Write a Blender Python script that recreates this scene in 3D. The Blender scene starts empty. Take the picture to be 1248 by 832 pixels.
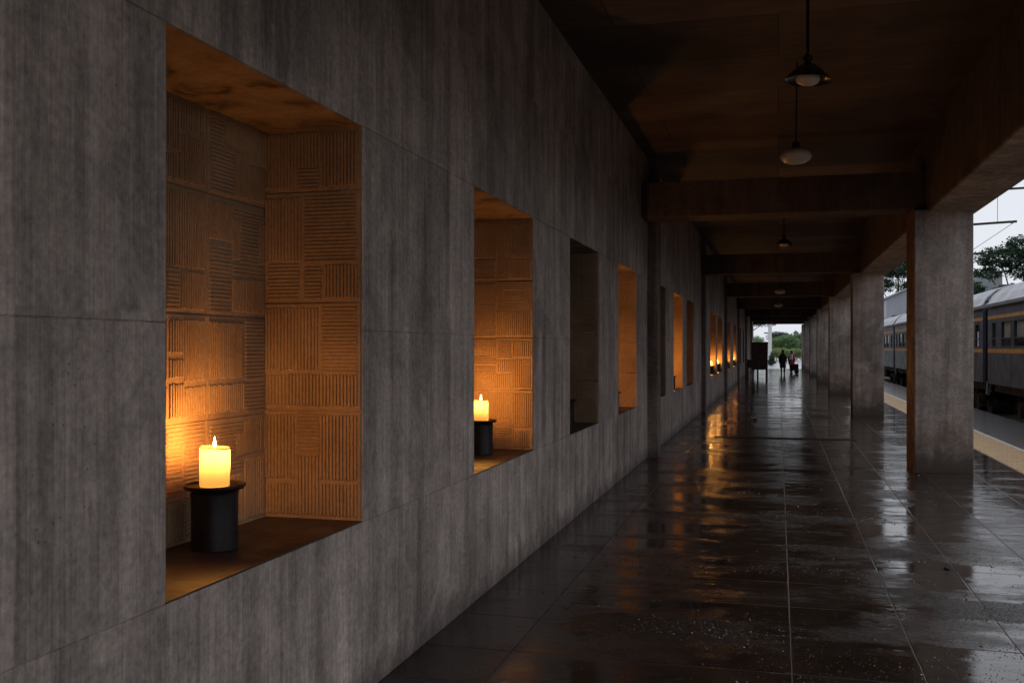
import bpy, bmesh, math, random
from mathutils import Vector, Matrix
R = math.radians
C = bpy.context.scene.collection
S = bpy.context.scene
EYE = 1.6
rnd = random.Random(7)

# ------------------------------------------------------------------ helpers
class MB:
    """collects shapes and links them as ONE mesh object"""
    def __init__(s): s.v = []; s.f = []
    def quad(s, a, b, c, d):
        n = len(s.v); s.v += [tuple(a), tuple(b), tuple(c), tuple(d)]; s.f.append((n, n+1, n+2, n+3))
    def box(s, x0, x1, y0, y1, z0, z1, b=0.0):
        if b <= 0:
            n = len(s.v)
            s.v += [(x0,y0,z0),(x1,y0,z0),(x1,y1,z0),(x0,y1,z0),(x0,y0,z1),(x1,y0,z1),(x1,y1,z1),(x0,y1,z1)]
            for q in ((0,3,2,1),(4,5,6,7),(0,1,5,4),(1,2,6,5),(2,3,7,6),(3,0,4,7)):
                s.f.append(tuple(n+i for i in q))
        else:
            bm = bmesh.new()
            bmesh.ops.create_cube(bm, size=1)
            for v in bm.verts:
                v.co = Vector(((x0+x1)/2+v.co.x*(x1-x0), (y0+y1)/2+v.co.y*(y1-y0), (z0+z1)/2+v.co.z*(z1-z0)))
            bmesh.ops.bevel(bm, geom=bm.edges[:], offset=b, segments=2, profile=.5, affect='EDGES')
            s.bm(bm); bm.free()
    def bm(s, bm, M=None):
        n = len(s.v); bm.verts.index_update()
        for v in bm.verts: s.v.append(tuple(M @ v.co if M else v.co))
        for f in bm.faces: s.f.append(tuple(n+v.index for v in f.verts))
    def tube(s, p, q, r, r2=None, n=10, cap=True):
        p = Vector(p); q = Vector(q); r2 = r if r2 is None else r2
        d = (q-p).normalized(); a = d.orthogonal().normalized(); b = d.cross(a); k = len(s.v)
        for i in range(n):
            t = 2*math.pi*i/n; o = a*math.cos(t)+b*math.sin(t)
            s.v.append(tuple(p+o*r)); s.v.append(tuple(q+o*r2))
        for i in range(n):
            j = (i+1) % n
            s.f.append((k+2*i, k+2*j, k+2*j+1, k+2*i+1))
        if cap:
            s.f.append(tuple(k+2*i for i in range(n))[::-1]); s.f.append(tuple(k+2*i+1 for i in range(n)))
    def lathe(s, prof, c=(0,0,0), n=32, wob=0.0, M=None):
        k = len(s.v); m = len(prof)
        for i in range(n):
            t = 2*math.pi*i/n
            for (r, z) in prof:
                rr = r*(1+wob*math.sin(3*t+z*20))
                p = Vector((rr*math.cos(t), rr*math.sin(t), z))
                if M: p = M @ p
                s.v.append((c[0]+p.x, c[1]+p.y, c[2]+p.z))
        for i in range(n):
            j = (i+1) % n
            for a in range(m-1):
                s.f.append((k+i*m+a, k+j*m+a, k+j*m+a+1, k+i*m+a+1))
    def build(s, name, mat, parent=None, smooth=False, loc=None):
        me = bpy.data.meshes.new(name)
        v = s.v
        if loc: v = [(a-loc[0], b-loc[1], c-loc[2]) for a, b, c in v]
        me.from_pydata(v, [], s.f); me.validate(); me.update()
        me.materials.append(mat)
        if smooth:
            for p in me.polygons: p.use_smooth = True
        o = bpy.data.objects.new(name, me); C.objects.link(o)
        if parent: o.parent = parent
        if loc: o.location = loc
        return o

def tag(o, label=None, cat=None, group=None, kind=None):
    if label: o['label'] = label
    if cat: o['category'] = cat
    if group: o['group'] = group
    if kind: o['kind'] = kind
    return o
def empty(name, loc, label=None, cat=None, group=None, rz=0, parent=None):
    o = bpy.data.objects.new(name, None); C.objects.link(o); o.location = loc; o.rotation_euler.z = rz
    o.empty_display_size = .2
    if parent: o.parent = parent
    return tag(o, label, cat, group)
def copy_tree(o, parent=None):
    c = o.copy(); C.objects.link(c); c.parent = parent
    for ch in list(o.children): copy_tree(ch, c)
    return c

# ------------------------------------------------------------------ materials
def nodes(name):
    m = bpy.data.materials.new(name); m.use_nodes = True
    nt = m.node_tree; b = nt.nodes['Principled BSDF']
    return m, nt, b
def N(nt, t, **k):
    n = nt.nodes.new(t)
    for a, v in k.items():
        if a.startswith('i_'):
            n.inputs[a[2:].replace('_', ' ')].default_value = v
        else: setattr(n, a, v)
    return n
def L(nt, a, b): nt.links.new(a, b)
def coords(nt, scale=(1,1,1), world=False):
    if world:
        g = N(nt, 'ShaderNodeNewGeometry'); out = g.outputs['Position']
    else:
        g = N(nt, 'ShaderNodeTexCoord'); out = g.outputs['Object']
    mp = N(nt, 'ShaderNodeMapping'); mp.inputs['Scale'].default_value = scale
    L(nt, out, mp.inputs['Vector']); return mp.outputs['Vector']
def noise(nt, vec, sc, det=5, rough=.55, dist=0):
    n = N(nt, 'ShaderNodeTexNoise'); n.inputs['Scale'].default_value = sc; n.inputs['Detail'].default_value = det
    n.inputs['Roughness'].default_value = rough; n.inputs['Distortion'].default_value = dist
    L(nt, vec, n.inputs['Vector']); return n.outputs['Fac']
def ramp(nt, fac, stops):
    r = N(nt, 'ShaderNodeValToRGB'); e = r.color_ramp.elements
    while len(e) < len(stops): e.new(.5)
    for i, (p, c) in enumerate(stops):
        e[i].position = p; e[i].color = (c, c, c, 1) if isinstance(c, (int, float)) else (*c, 1)
    L(nt, fac, r.inputs['Fac']); return r.outputs['Color']
def mix(nt, fac, a, b, mode='MIX'):
    m = N(nt, 'ShaderNodeMix', data_type='RGBA', blend_type=mode)
    for s, v in ((0, fac), (6, a), (7, b)):
        if isinstance(v, (int, float)): m.inputs[s].default_value = v if s == 0 else (v, v, v, 1)
        elif isinstance(v, tuple): m.inputs[s].default_value = (*v, 1)
        else: L(nt, v, m.inputs[s])
    return m.outputs[2]
def math_(nt, op, a, b=0.0, c=0.0):
    m = N(nt, 'ShaderNodeMath', operation=op)
    for s, v in ((0, a), (1, b), (2, c)):
        if isinstance(v, (int, float)): m.inputs[s].default_value = v
        else: L(nt, v, m.inputs[s])
    return m.outputs[0]
def bump(nt, b, h, st=.3, dist=.01, prev=None):
    n = N(nt, 'ShaderNodeBump'); n.inputs['Strength'].default_value = st; n.inputs['Distance'].default_value = dist
    L(nt, h, n.inputs['Height'])
    if prev is not None: L(nt, prev, n.inputs['Normal'])
    L(nt, n.outputs['Normal'], b.inputs['Normal']); return n.outputs['Normal']

def concrete(name, lo, hi, damp=False, boards=True, rough=.85):
    m, nt, b = nodes(name)
    v = coords(nt, world=True)
    vs = coords(nt, (1, 1, .09), world=True)          # vertical streaks of the board marks
    big = noise(nt, v, .9, 4, .6)
    st = noise(nt, vs, 7, 6, .65)
    fine = noise(nt, v, 34, 6, .7)
    mid = noise(nt, v, 5, 6, .65, .6)
    col = ramp(nt, st, [(.22, lo), (.78, hi)])
    col = mix(nt, .75, col, ramp(nt, big, [(.34, .60), (.5, 1.0), (.66, 1.35)]), 'MULTIPLY')
    col = mix(nt, .6, col, ramp(nt, mid, [(.3, .6), (.5, 1.0), (.72, 1.45)]), 'MULTIPLY')
    col = mix(nt, .65, col, ramp(nt, fine, [(.3, .55), (.7, 1.45)]), 'MULTIPLY')
    drip = noise(nt, coords(nt, (2.2, 2.2, .12), world=True), 4, 4, .6, .3)
    col = mix(nt, .8, col, ramp(nt, drip, [(.36, .75), (.5, 1.02), (.66, 1.2)]), 'MULTIPLY')
    if boards:
        sp = N(nt, 'ShaderNodeSeparateXYZ'); L(nt, v, sp.inputs[0])
        yy = math_(nt, 'MULTIPLY', math_(nt, 'ADD', math_(nt, 'ADD', sp.outputs['Y'], sp.outputs['X']), math_(nt, 'MULTIPLY', noise(nt, v, .7, 2), .06)), 7.3)
        zz = math_(nt, 'FLOOR', math_(nt, 'ADD', math_(nt, 'MULTIPLY', math_(nt, 'SUBTRACT', sp.outputs['Z'], .80), 1.1), .001))
        cc = N(nt, 'ShaderNodeCombineXYZ'); L(nt, math_(nt, 'FLOOR', yy), cc.inputs[0]); L(nt, zz, cc.inputs[1])
        pn = N(nt, 'ShaderNodeTexWhiteNoise', noise_dimensions='2D'); L(nt, cc.outputs[0], pn.inputs['Vector'])
        col = mix(nt, .8, col, ramp(nt, pn.outputs['Value'], [(0, .80), (1, 1.18)]), 'MULTIPLY')
        lines = noise(nt, coords(nt, (1, 1, .02), world=True), 60, 4, .8)
        col = mix(nt, .7, col, ramp(nt, lines, [(.35, .70), (.5, 1.0), (.65, 1.25)]), 'MULTIPLY')
    # small dark air holes
    vo = N(nt, 'ShaderNodeTexVoronoi'); vo.inputs['Scale'].default_value = 26; L(nt, v, vo.inputs['Vector'])
    hole = ramp(nt, vo.outputs['Distance'], [(.05, 0.0), (.13, 1.0)])
    gate = ramp(nt, noise(nt, v, 3.1, 2), [(.5, 1.0), (.6, 0.0)])
    hole = mix(nt, 1.0, hole, gate, 'LIGHTEN')
    col = mix(nt, .55, col, hole, 'MULTIPLY')
    lime = ramp(nt, noise(nt, coords(nt, (1, 1, .7), world=True), 2.3, 6, .72, .8), [(.56, 0.0), (.70, .5)])
    col = mix(nt, lime, col, (hi[0]*1.35, hi[1]*1.35, hi[2]*1.35))
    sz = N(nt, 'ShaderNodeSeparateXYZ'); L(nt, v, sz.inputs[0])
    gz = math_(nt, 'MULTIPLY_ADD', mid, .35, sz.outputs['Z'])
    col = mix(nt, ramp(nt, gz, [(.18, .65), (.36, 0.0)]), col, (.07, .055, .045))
    if damp:
        sx = N(nt, 'ShaderNodeSeparateXYZ'); L(nt, v, sx.inputs[0])
        z = math_(nt, 'MULTIPLY_ADD', mid, .5, sx.outputs['Z'])
        dampf = ramp(nt, z, [(.28, .95), (.45, .75), (.68, 0.0)])
        col = mix(nt, dampf, col, (.095, .074, .062))
        rust_and_glow = ramp(nt, z, [(.50, 0.0), (.64, .75), (1.0, 0.0)])
        gate2 = ramp(nt, noise(nt, v, 1.7, 2), [(.45, 0.0), (.6, 1.0)])
        rf = mix(nt, 1.0, rust_and_glow, gate2, 'MULTIPLY')
        col = mix(nt, rf, col, (.19, .13, .085))
    L(nt, col, b.inputs['Base Color']); b.inputs['Roughness'].default_value = rough
    hh = mix(nt, .5, st, fine); hh = mix(nt, .4, hh, mid)
    hh = mix(nt, .3, hh, hole, 'MULTIPLY')
    p = bump(nt, b, hh, .75, .012)
    if boards:
        sx = N(nt, 'ShaderNodeSeparateXYZ'); L(nt, v, sx.inputs[0])
        y = math_(nt, 'ADD', sx.outputs['Y'], sx.outputs['X'])
        fr = math_(nt, 'FRACT', math_(nt, 'MULTIPLY', y, 9.0))
        edge = ramp(nt, fr, [(0.0, 0.0), (.06, 1.0), (.94, 1.0), (1.0, 0.0)])
        gate3 = noise(nt, vs, 3, 3)
        e2 = mix(nt, ramp(nt, gate3, [(.4, 0.0), (.6, 1.0)]), edge, 1.0)
        bump(nt, b, e2, .45, .006, p)
    return m

def simple(name, col, rough=.6, metal=0.0, var=.3, sc=12, bmp=.15, spec=.5):
    m, nt, b = nodes(name)
    v = coords(nt)
    n = noise(nt, v, sc, 5)
    c = mix(nt, 1.0, col, ramp(nt, n, [(.3, 1-var), (.7, 1+var)]), 'MULTIPLY')
    L(nt, c, b.inputs['Base Color']); b.inputs['Metallic'].default_value = metal
    L(nt, ramp(nt, n, [(.3, min(1, rough*1.2)), (.7, rough*.8)]), b.inputs['Roughness'])
    b.inputs['Specular IOR Level'].default_value = spec
    bump(nt, b, noise(nt, v, sc*6, 4), bmp, .004)
    return m

M = {}
M['wall'] = concrete('board_marked_concrete', (.255, .205, .180), (.52, .43, .382))
M['column'] = concrete('column_concrete', (.20, .17, .155), (.44, .39, .36), damp=True, boards=False)
M['pilaster'] = concrete('dark_pilaster', (.12, .095, .085), (.20, .16, .14), boards=False)
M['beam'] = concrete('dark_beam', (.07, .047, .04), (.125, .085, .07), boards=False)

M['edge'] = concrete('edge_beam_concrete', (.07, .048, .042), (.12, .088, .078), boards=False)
def terracotta():
    m, nt, b = nodes('combed_clay_tile')
    v = coords(nt, world=True)
    a = noise(nt, v, 2.3, 4); f = noise(nt, v, 45, 6, .7)
    c = ramp(nt, a, [(.3, (.22, .135, .075)), (.7, (.38, .25, .15))])
    c = mix(nt, .6, c, ramp(nt, f, [(.3, .6), (.7, 1.3)]), 'MULTIPLY')
    L(nt, c, b.inputs['Base Color']); b.inputs['Roughness'].default_value = .85
    bump(nt, b, mix(nt, .5, f, noise(nt, v, 14, 5)), .3, .0015); return m
M['clay'] = terracotta()
def stained():
    m, nt, b = nodes('smoke_stained_plaster')
    v = coords(nt, world=True)
    a = noise(nt, v, 3.5, 6, .6, 1.0); f = noise(nt, v, 30, 6, .7)
    c = ramp(nt, a, [(.34, (.07, .045, .03)), (.46, (.24, .155, .10)), (.7, (.34, .24, .17))])
    c = mix(nt, .6, c, ramp(nt, f, [(.3, .6), (.7, 1.25)]), 'MULTIPLY')
    L(nt, c, b.inputs['Base Color']); b.inputs['Roughness'].default_value = .8
    bump(nt, b, mix(nt, .5, f, a), .6, .012); return m
M['niche_ceiling'] = stained()
def sillm():
    m, nt, b = nodes('worn_sill_stone')
    v = coords(nt, world=True)
    a = noise(nt, v, 4, 6, .65, .5); f = noise(nt, v, 40, 5)
    c = ramp(nt, a, [(.38, (.018, .012, .010)), (.56, (.055, .036, .026)), (.74, (.13, .08, .05))])
    L(nt, c, b.inputs['Base Color'])
    L(nt, ramp(nt, a, [(.35, .35), (.65, .75)]), b.inputs['Roughness'])
    bump(nt, b, mix(nt, .5, f, a), .5, .008); return m
M['sill'] = sillm()

def ceilm():
    m, nt, b = nodes('board_formed_ceiling')
    v = coords(nt, world=True)
    sx = N(nt, 'ShaderNodeSeparateXYZ'); L(nt, v, sx.inputs[0])
    br = N(nt, 'ShaderNodeTexBrick'); br.offset = .37
    br.inputs['Scale'].default_value = 1; br.inputs['Brick Width'].default_value = 3.7; br.inputs['Row Height'].default_value = 1.22
    br.inputs['Mortar Size'].default_value = .006
    br.inputs['Color1'].default_value = (.085, .053, .040, 1); br.inputs["Color2"].default_value = (.19, .118, .084, 1)
    br.inputs['Mortar'].default_value = (.04, .025, .02, 1)
    L(nt, v, br.inputs['Vector'])
    g = noise(nt, coords(nt, (.6, 9, 1), world=True), 3, 6, .6)
    c = mix(nt, .8, br.outputs['Color'], ramp(nt, g, [(.3, .55), (.7, 1.3)]), 'MULTIPLY')
    c = mix(nt, .7, c, ramp(nt, noise(nt, v, 1.2, 4), [(.35, .5), (.65, 1.2)]), 'MULTIPLY')
    L(nt, c, b.inputs['Base Color']); b.inputs['Roughness'].default_value = .75
    bump(nt, b, mix(nt, .5, g, br.outputs['Fac']), .5, .01); return m
M['ceiling'] = ceilm()

def floor_mat():
    m, nt, b = nodes('wet_stone_tiles')
    v = coords(nt, world=True)
    sx = N(nt, 'ShaderNodeSeparateXYZ'); L(nt, v, sx.inputs[0]); X = sx.outputs['X']; Y = sx.outputs['Y']
    wob = math_(nt, 'MULTIPLY', math_(nt, 'SUBTRACT', noise(nt, v, 2.0, 3), .5), .012)
    Xw = math_(nt, 'ADD', X, wob); Yw = math_(nt, 'ADD', Y, wob)
    d = None; idx = 0.0
    for xi in (-1.36, .066, .69, 1.235, 1.79, 2.4):
        a = math_(nt, 'ABSOLUTE', math_(nt, 'SUBTRACT', Xw, xi))
        d = a if d is None else math_(nt, 'MINIMUM', d, a)
        idx = math_(nt, 'ADD', idx, math_(nt, 'GREATER_THAN', Xw, xi))
    # cross joints
    fy = math_(nt, 'DIVIDE', Yw, .66)
    fr = math_(nt, 'FRACT', math_(nt, 'ADD', fy, 100.3))
    dy = math_(nt, 'MULTIPLY', math_(nt, 'MINIMUM', fr, math_(nt, 'SUBTRACT', 1.0, fr)), .66)
    row = math_(nt, 'FLOOR', math_(nt, 'ADD', fy, 100.3))
    jx = ramp(nt, d, [(.0012, 1.0), (.0042, 0.0)]); jy = ramp(nt, dy, [(.0015, 1.0), (.005, 0.0)])
    cb = N(nt, 'ShaderNodeCombineXYZ'); L(nt, idx, cb.inputs[0]); L(nt, row, cb.inputs[1])
    wn = N(nt, 'ShaderNodeTexWhiteNoise', noise_dimensions='2D'); L(nt, cb.outputs[0], wn.inputs['Vector'])
    # puddles against damp, rough patches (longer across the platform than along it)
    wet = noise(nt, coords(nt, (.75, 1.5, 1), world=True), 1.0, 5, .62, .4)
    wet2 = noise(nt, v, 6, 5, .65)
    w = math_(nt, 'ADD', math_(nt, 'MULTIPLY', wet, .75), math_(nt, 'MULTIPLY', wet2, .25))
    w = math_(nt, 'ADD', w, math_(nt, 'MULTIPLY', math_(nt, 'SUBTRACT', wn.outputs['Value'], .5), .07))
    w = math_(nt, 'ADD', w, ramp(nt, math_(nt, 'MULTIPLY', X, .25), [(.30, 0.0), (.60, .07)]))
    grit = noise(nt, v, 60, 4, .75)
    col = ramp(nt, noise(nt, v, 3.3, 6, .6), [(.3, (.020, .0145, .012)), (.7, (.050, .037, .031))])
    col = mix(nt, 1.0, col, ramp(nt, wn.outputs['Value'], [(0, .75), (1, 1.25)]), 'MULTIPLY')
    col = mix(nt, ramp(nt, grit, [(.62, 0.0), (.72, .5)]), col, (.12, .10, .085))
    col = mix(nt, mix(nt, 1.0, math_(nt, 'MULTIPLY', jx, .55), ramp(nt, noise(nt, v, 3.7, 4), [(.35, .15), (.6, 1.0)]), 'MULTIPLY'), col, (.15, .13, .11))
    col = mix(nt, math_(nt, 'MULTIPLY', jy, .7), col, (.02, .016, .014))
    # grimy matt patches with ragged edges
    grime = None; wv = math_(nt, 'SUBTRACT', noise(nt, v, 5, 5, .7), .5)
    for (x0, x1, y0, hw, st) in ((-1.25, .75, 9.75, .13, 1.0), (-1.2, -.1, 5.75, .22, .9), (.1, .9, 8.3, .10, .7), (.9, 1.9, 6.6, .25, .6)):
        ax = math_(nt, 'SUBTRACT', math_(nt, 'ABSOLUTE', math_(nt, 'SUBTRACT', X, (x0+x1)/2)), (x1-x0)/2)
        ay = math_(nt, 'MULTIPLY', math_(nt, 'SUBTRACT', math_(nt, 'ABSOLUTE', math_(nt, 'SUBTRACT', Y, y0)), hw), 1.8)
        dd = math_(nt, 'ADD', math_(nt, 'MAXIMUM', ax, ay), math_(nt, 'MULTIPLY', wv, .9))
        gm = math_(nt, 'MULTIPLY', ramp(nt, math_(nt, 'ADD', dd, .5), [(.42, 1.0), (.56, 0.0)]), st)
        grime = gm if grime is None else math_(nt, 'MAXIMUM', grime, gm)
    col = mix(nt, math_(nt, 'MULTIPLY', grime, .75), col, (.014, .010, .008))
    vo = N(nt, 'ShaderNodeTexVoronoi'); vo.inputs['Scale'].default_value = 42; L(nt, v, vo.inputs['Vector'])
    spk = ramp(nt, vo.outputs['Distance'], [(.10, 1.0), (.17, 0.0)])
    spk = mix(nt, 1.0, spk, ramp(nt, noise(nt, v, 2.4, 4, .7), [(.46, 0.0), (.60, 1.0)]), 'MULTIPLY')
    spk = mix(nt, 1.0, spk, ramp(nt, vo.outputs['Color'], [(.45, 0.0), (.6, 1.0)]), 'MULTIPLY')
    col = mix(nt, spk, col, (.26, .22, .19))
    L(nt, col, b.inputs['Base Color'])
    dry = ramp(nt, w, [(.40, 1.0), (.48, .4), (.54, .06)])
    ro = ramp(nt, w, [(.41, .20), (.47, .11), (.53, .04)])
    grain = noise(nt, v, 42, 3, .8)
    ro = math_(nt, 'ADD', ro, math_(nt, 'MULTIPLY', ramp(nt, grain, [(.42, 0.0), (.62, .13)]), dry))
    ro = mix(nt, math_(nt, 'MAXIMUM', jx, jy), ro, .6)
    ro = mix(nt, grime, ro, ramp(nt, grain, [(.4, .25), (.6, .75)]))
    L(nt, ro, b.inputs['Roughness']); b.inputs['IOR'].default_value = 1.42
    gn = noise(nt, v, 46, 5, .8)
    dry = math_(nt, 'MAXIMUM', dry, math_(nt, 'MULTIPLY', grime, 1.6))
    rip = noise(nt, v, 22, 3, .6)
    h = math_(nt, 'MULTIPLY', mix(nt, .25, gn, rip), dry)
    bp = bump(nt, b, h, .9, .0045)
    und = noise(nt, coords(nt, (.7, 4.2, 1), world=True), 2.2, 4, .6)
    bp = bump(nt, b, und, .4, .006, bp)
    jj = math_(nt, 'SUBTRACT', 1.0, math_(nt, 'MAXIMUM', jx, jy))
    bump(nt, b, jj, .5, .004, bp)
    return m
M['floor'] = floor_mat()

def gritm():
    m, nt, b = nodes('wet_grit'); g_ = N(nt, 'ShaderNodeNewGeometry')
    L(nt, ramp(nt, g_.outputs['Random Per Island'], [(0, (.015, .011, .009)), (.6, (.06, .046, .038)), (1, (.26, .22, .19))]), b.inputs['Base Color'])
    b.inputs['Roughness'].default_value = .18; return m
M['grit'] = gritm()
def tactile_m():
    m, nt, b = nodes('buff_tactile_tile')
    v = coords(nt, world=True)
    c = ramp(nt, noise(nt, v, 5, 6, .7), [(.3, (.46, .29, .11)), (.7, (.74, .50, .23))])
    c = mix(nt, .5, c, ramp(nt, noise(nt, v, 50, 4), [(.3, .6), (.7, 1.2)]), 'MULTIPLY')
    L(nt, c, b.inputs['Base Color']); b.inputs['Roughness'].default_value = .5
    bump(nt, b, noise(nt, v, 60, 4), .3, .004); return m
M['tactile'] = tactile_m()
M['white_line'] = simple('worn_white_paint', (.5, .5, .48), .45, var=.35, sc=9)
M['edge_stone'] = simple('wet_edge_paving', (.12, .11, .11), .2, var=.4, sc=4, bmp=.4)
M['asphalt'] = simple('wet_asphalt', (.06, .06, .06), .35, var=.3, sc=3, bmp=.4)
M['ballast'] = simple('track_ballast', (.10, .085, .07), .9, var=.6, sc=14, bmp=1.0)
M['ground'] = simple('rough_ground', (.08, .075, .06), .8, var=.4, sc=.6, bmp=.5)
M['forecourt'] = simple('pale_wet_paving', (.36, .36, .36), .3, var=.2, sc=1, bmp=.2)
M['rail'] = simple('steel_rail', (.22, .19, .17), .35, 1.0, .2)
M['sleeper'] = simple('concrete_sleeper', (.2, .19, .17), .9)
M['iron'] = simple('dark_iron', (.018, .013, .015), .42, .3, .3, 30, .25)
M['plate_iron'] = simple('warm_iron_plate', (.035, .022, .018), .35, .5, .3, 30, .25)
M['black'] = simple('black_metal', (.012, .010, .010), .45, .3, .2)
M['rubber'] = simple('black_rubber', (.010, .009, .009), .95, 0, .2, spec=.08)
M['enamel'] = simple('dark_enamel', (.02, .014, .012), .22, 0, .2)
M['enamel_in'] = simple('pale_enamel', (.5, .48, .45), .3, 0, .1)
M['opal'] = simple('opal_glass', (.62, .56, .48), .25, 0, .12, 8, .05)
M['rust_and_glow'] = simple('candlelight_plate', (.15, .065, .028), .6, 0, .5, 7, .5)  # orange brown that paints candlelight onto the column's inner side
M['wood'] = simple('dark_cabinet_wood', (.035, .018, .012), .45, 0, .4, 6, .2)
M['wood2'] = simple('reddish_wood', (.045, .018, .010), .5, 0, .4, 6, .2)
M['train'] = simple('slate_blue_paint', (.040, .052, .082), .38, 0, .18, 2.5, .06)
M['gold'] = simple('ochre_stripe', (.58, .26, .05), .4, 0, .2, 3, .05)
M['troof'] = simple('weathered_silver_roof', (.26, .27, .30), .35, .3, .3, 1.3, .15)
M['tframe'] = simple('window_frame_dark', (.03, .03, .035), .4, 0, .2)
M['blind'] = simple('pale_roller_blind', (.74, .73, .70), .8, 0, .15, 3)
M['bogie'] = simple('grimy_bogie', (.045, .033, .025), .7, .2, .5, 5, .5)
M['trunk'] = simple('tree_bark', (.07, .055, .04), .9, 0, .4, 8, .6)
M['shed'] = simple('pale_grey_cladding', (.33, .35, .40), .6, 0, .08, .6, .05)
M['shedroof'] = simple('grey_shed_roof', (.42, .44, .48), .5, 0, .1, .6, .05)
M['render'] = simple('grey_green_render', (.22, .25, .26), .8, 0, .1, .8)
M['galv'] = simple('galvanised_steel', (.16, .17, .18), .5, .5, .2)
M['postwhite'] = simple('white_post_paint', (.66, .67, .66), .5, 0, .08)
M['skin'] = simple('skin', (.30, .17, .11), .6, 0, .05, 8, .02)
M['hairc'] = simple('black_hair', (.012, .010, .010), .5, 0, .2, 30)
M['blackcloth'] = simple('black_cloth', (.012, .012, .014), .85, 0, .2, 14, .2)
M['pink'] = simple('magenta_cloth', (.42, .05, .12), .8, 0, .15, 10, .2)
M['darkcloth'] = simple('dark_maroon_cloth', (.05, .018, .025), .85, 0, .2, 10, .2)
M['whitecloth'] = simple('white_cloth', (.7, .7, .7), .8, 0, .1, 10, .2)
M['vanwhite'] = simple('white_van_paint', (.6, .6, .6), .3, 0, .05, 1, .02)
M['debris'] = simple('grey_crumpled_scrap', (.2, .19, .18), .6, 0, .4, 30, .4)
M['wallgrey'] = simple('low_pale_wall', (.45, .45, .44), .8, 0, .15, 2)

def leaf(name, lo, hi):
    m, nt, b = nodes(name)
    v = coords(nt, world=True)
    gi = N(nt, 'ShaderNodeNewGeometry')
    c = ramp(nt, gi.outputs['Random Per Island'], [(0, lo), (1, hi)])
    c = mix(nt, .5, c, ramp(nt, noise(nt, v, .8, 3), [(.3, .6), (.7, 1.3)]), 'MULTIPLY')
    L(nt, c, b.inputs['Base Color']); b.inputs['Roughness'].default_value = .55
    tr = N(nt, 'ShaderNodeBsdfTranslucent'); L(nt, c, tr.inputs['Color'])
    mx = N(nt, 'ShaderNodeMixShader'); mx.inputs[0].default_value = .3
    L(nt, b.outputs[0], mx.inputs[1]); L(nt, tr.outputs[0], mx.inputs[2])
    L(nt, mx.outputs[0], nt.nodes['Material Output'].inputs['Surface']); return m
M['leaf_dark'] = leaf('dark_leaves', (.018, .042, .024), (.045, .10, .05))
M['leaf_mid_hazed'] = leaf('mid_leaves_hazed', (.10, .19, .08), (.24, .37, .15))  # greens lightened so the colour itself carries the distance haze
M['leaf_pale'] = leaf('pale_leaves', (.16, .24, .08), (.34, .40, .16))
M['leaf_grey_green'] = leaf('grey_green_leaves', (.04, .07, .045), (.09, .13, .08))  # foliage that is grey green all over

def glass():
    m, nt, b = nodes('window_glass')
    nt.nodes.remove(b)
    fr = N(nt, 'ShaderNodeFresnel'); fr.inputs['IOR'].default_value = 1.5
    t = N(nt, 'ShaderNodeBsdfTransparent'); t.inputs['Color'].default_value = (.86, .88, .88, 1)
    g = N(nt, 'ShaderNodeBsdfGlossy'); g.inputs['Roughness'].default_value = .03
    mx = N(nt, 'ShaderNodeMixShader')
    L(nt, math_(nt, 'MULTIPLY', fr.outputs[0], .6), mx.inputs[0]); L(nt, t.outputs[0], mx.inputs[1]); L(nt, g.outputs[0], mx.inputs[2])
    L(nt, mx.outputs[0], nt.nodes['Material Output'].inputs['Surface']); return m
M['glass'] = glass()

def wax():
    m, nt, b = nodes('candle_wax')
    nt.nodes.remove(b)
    v = coords(nt)
    c = ramp(nt, noise(nt, v, 20, 3), [(.3, (.86, .62, .34)), (.7, (.95, .74, .46))])
    d = N(nt, 'ShaderNodeBsdfDiffuse'); L(nt, c, d.inputs['Color'])
    t = N(nt, 'ShaderNodeBsdfTranslucent'); t.inputs['Color'].default_value = (.45, .215, .06, 1)
    mx = N(nt, 'ShaderNodeMixShader'); mx.inputs[0].default_value = .86
    L(nt, d.outputs[0], mx.inputs[1]); L(nt, t.outputs[0], mx.inputs[2])
    L(nt, mx.outputs[0], nt.nodes['Material Output'].inputs['Surface']); return m
M['wax'] = wax()
def flame():
    m, nt, b = nodes('flame'); nt.nodes.remove(b)
    e = N(nt, 'ShaderNodeEmission'); e.inputs['Color'].default_value = (1, .62, .22, 1); e.inputs['Strength'].default_value = 30
    L(nt, e.outputs[0], nt.nodes['Material Output'].inputs['Surface']); return m
M['flame'] = flame()

# ------------------------------------------------------------------ geometry constants
WX = -1.85                 # face of the niche wall
CEIL = 4.37
SILL, NTOP = .80, 2.62
NX = -2.35                 # back of the niches
END = 79.0
# niches: (y0, y1, candle_y, candle_x, state) state: lit / dark / none
NICHES = [(-3.6, -2.08, -2.9, -2.12, 'lit'), (-.45, 1.07, .3, -2.12, 'lit'),
          (2.73, 4.25, 3.51, -2.16, 'lit'), (6.00, 7.57, 7.17, -2.16, 'lit'), (8.98, 10.50, 10.24, -2.16, 'unlit'),
          (11.85, 13.42, 12.20, -1.99, 'lit'),
          (16.0, 17.05, 16.5, -2.14, 'unlit'), (18.36, 20.1, 19.25, -2.0, 'lit'), (21.1, 22.8, 21.7, -2.12, 'short'),
          (28.5, 31.2, 30.95, -1.99, 'lit'), (31.9, 34.6, 34.35, -1.99, 'lit'),
          (37.7, 40.6, 40.35, -1.99, 'lit'), (43.4, 46.5, 46.25, -1.99, 'lit'),
          (50.5, 52.5, 51.5, -2.1, 'unlit'), (55, 57, 56, -2.1, 'unlit')]
PILS = [(3.3-11.1, .15), (14.6, .15), (25.1, .10), (36.0, .10), (47.6, .10), (58.9, .10), (70.0, .10)]
COLS = [-8.45, 2.35, 13.75, 24.85, 35.95, 47.05, 58.15, 69.25, 78.2]

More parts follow.
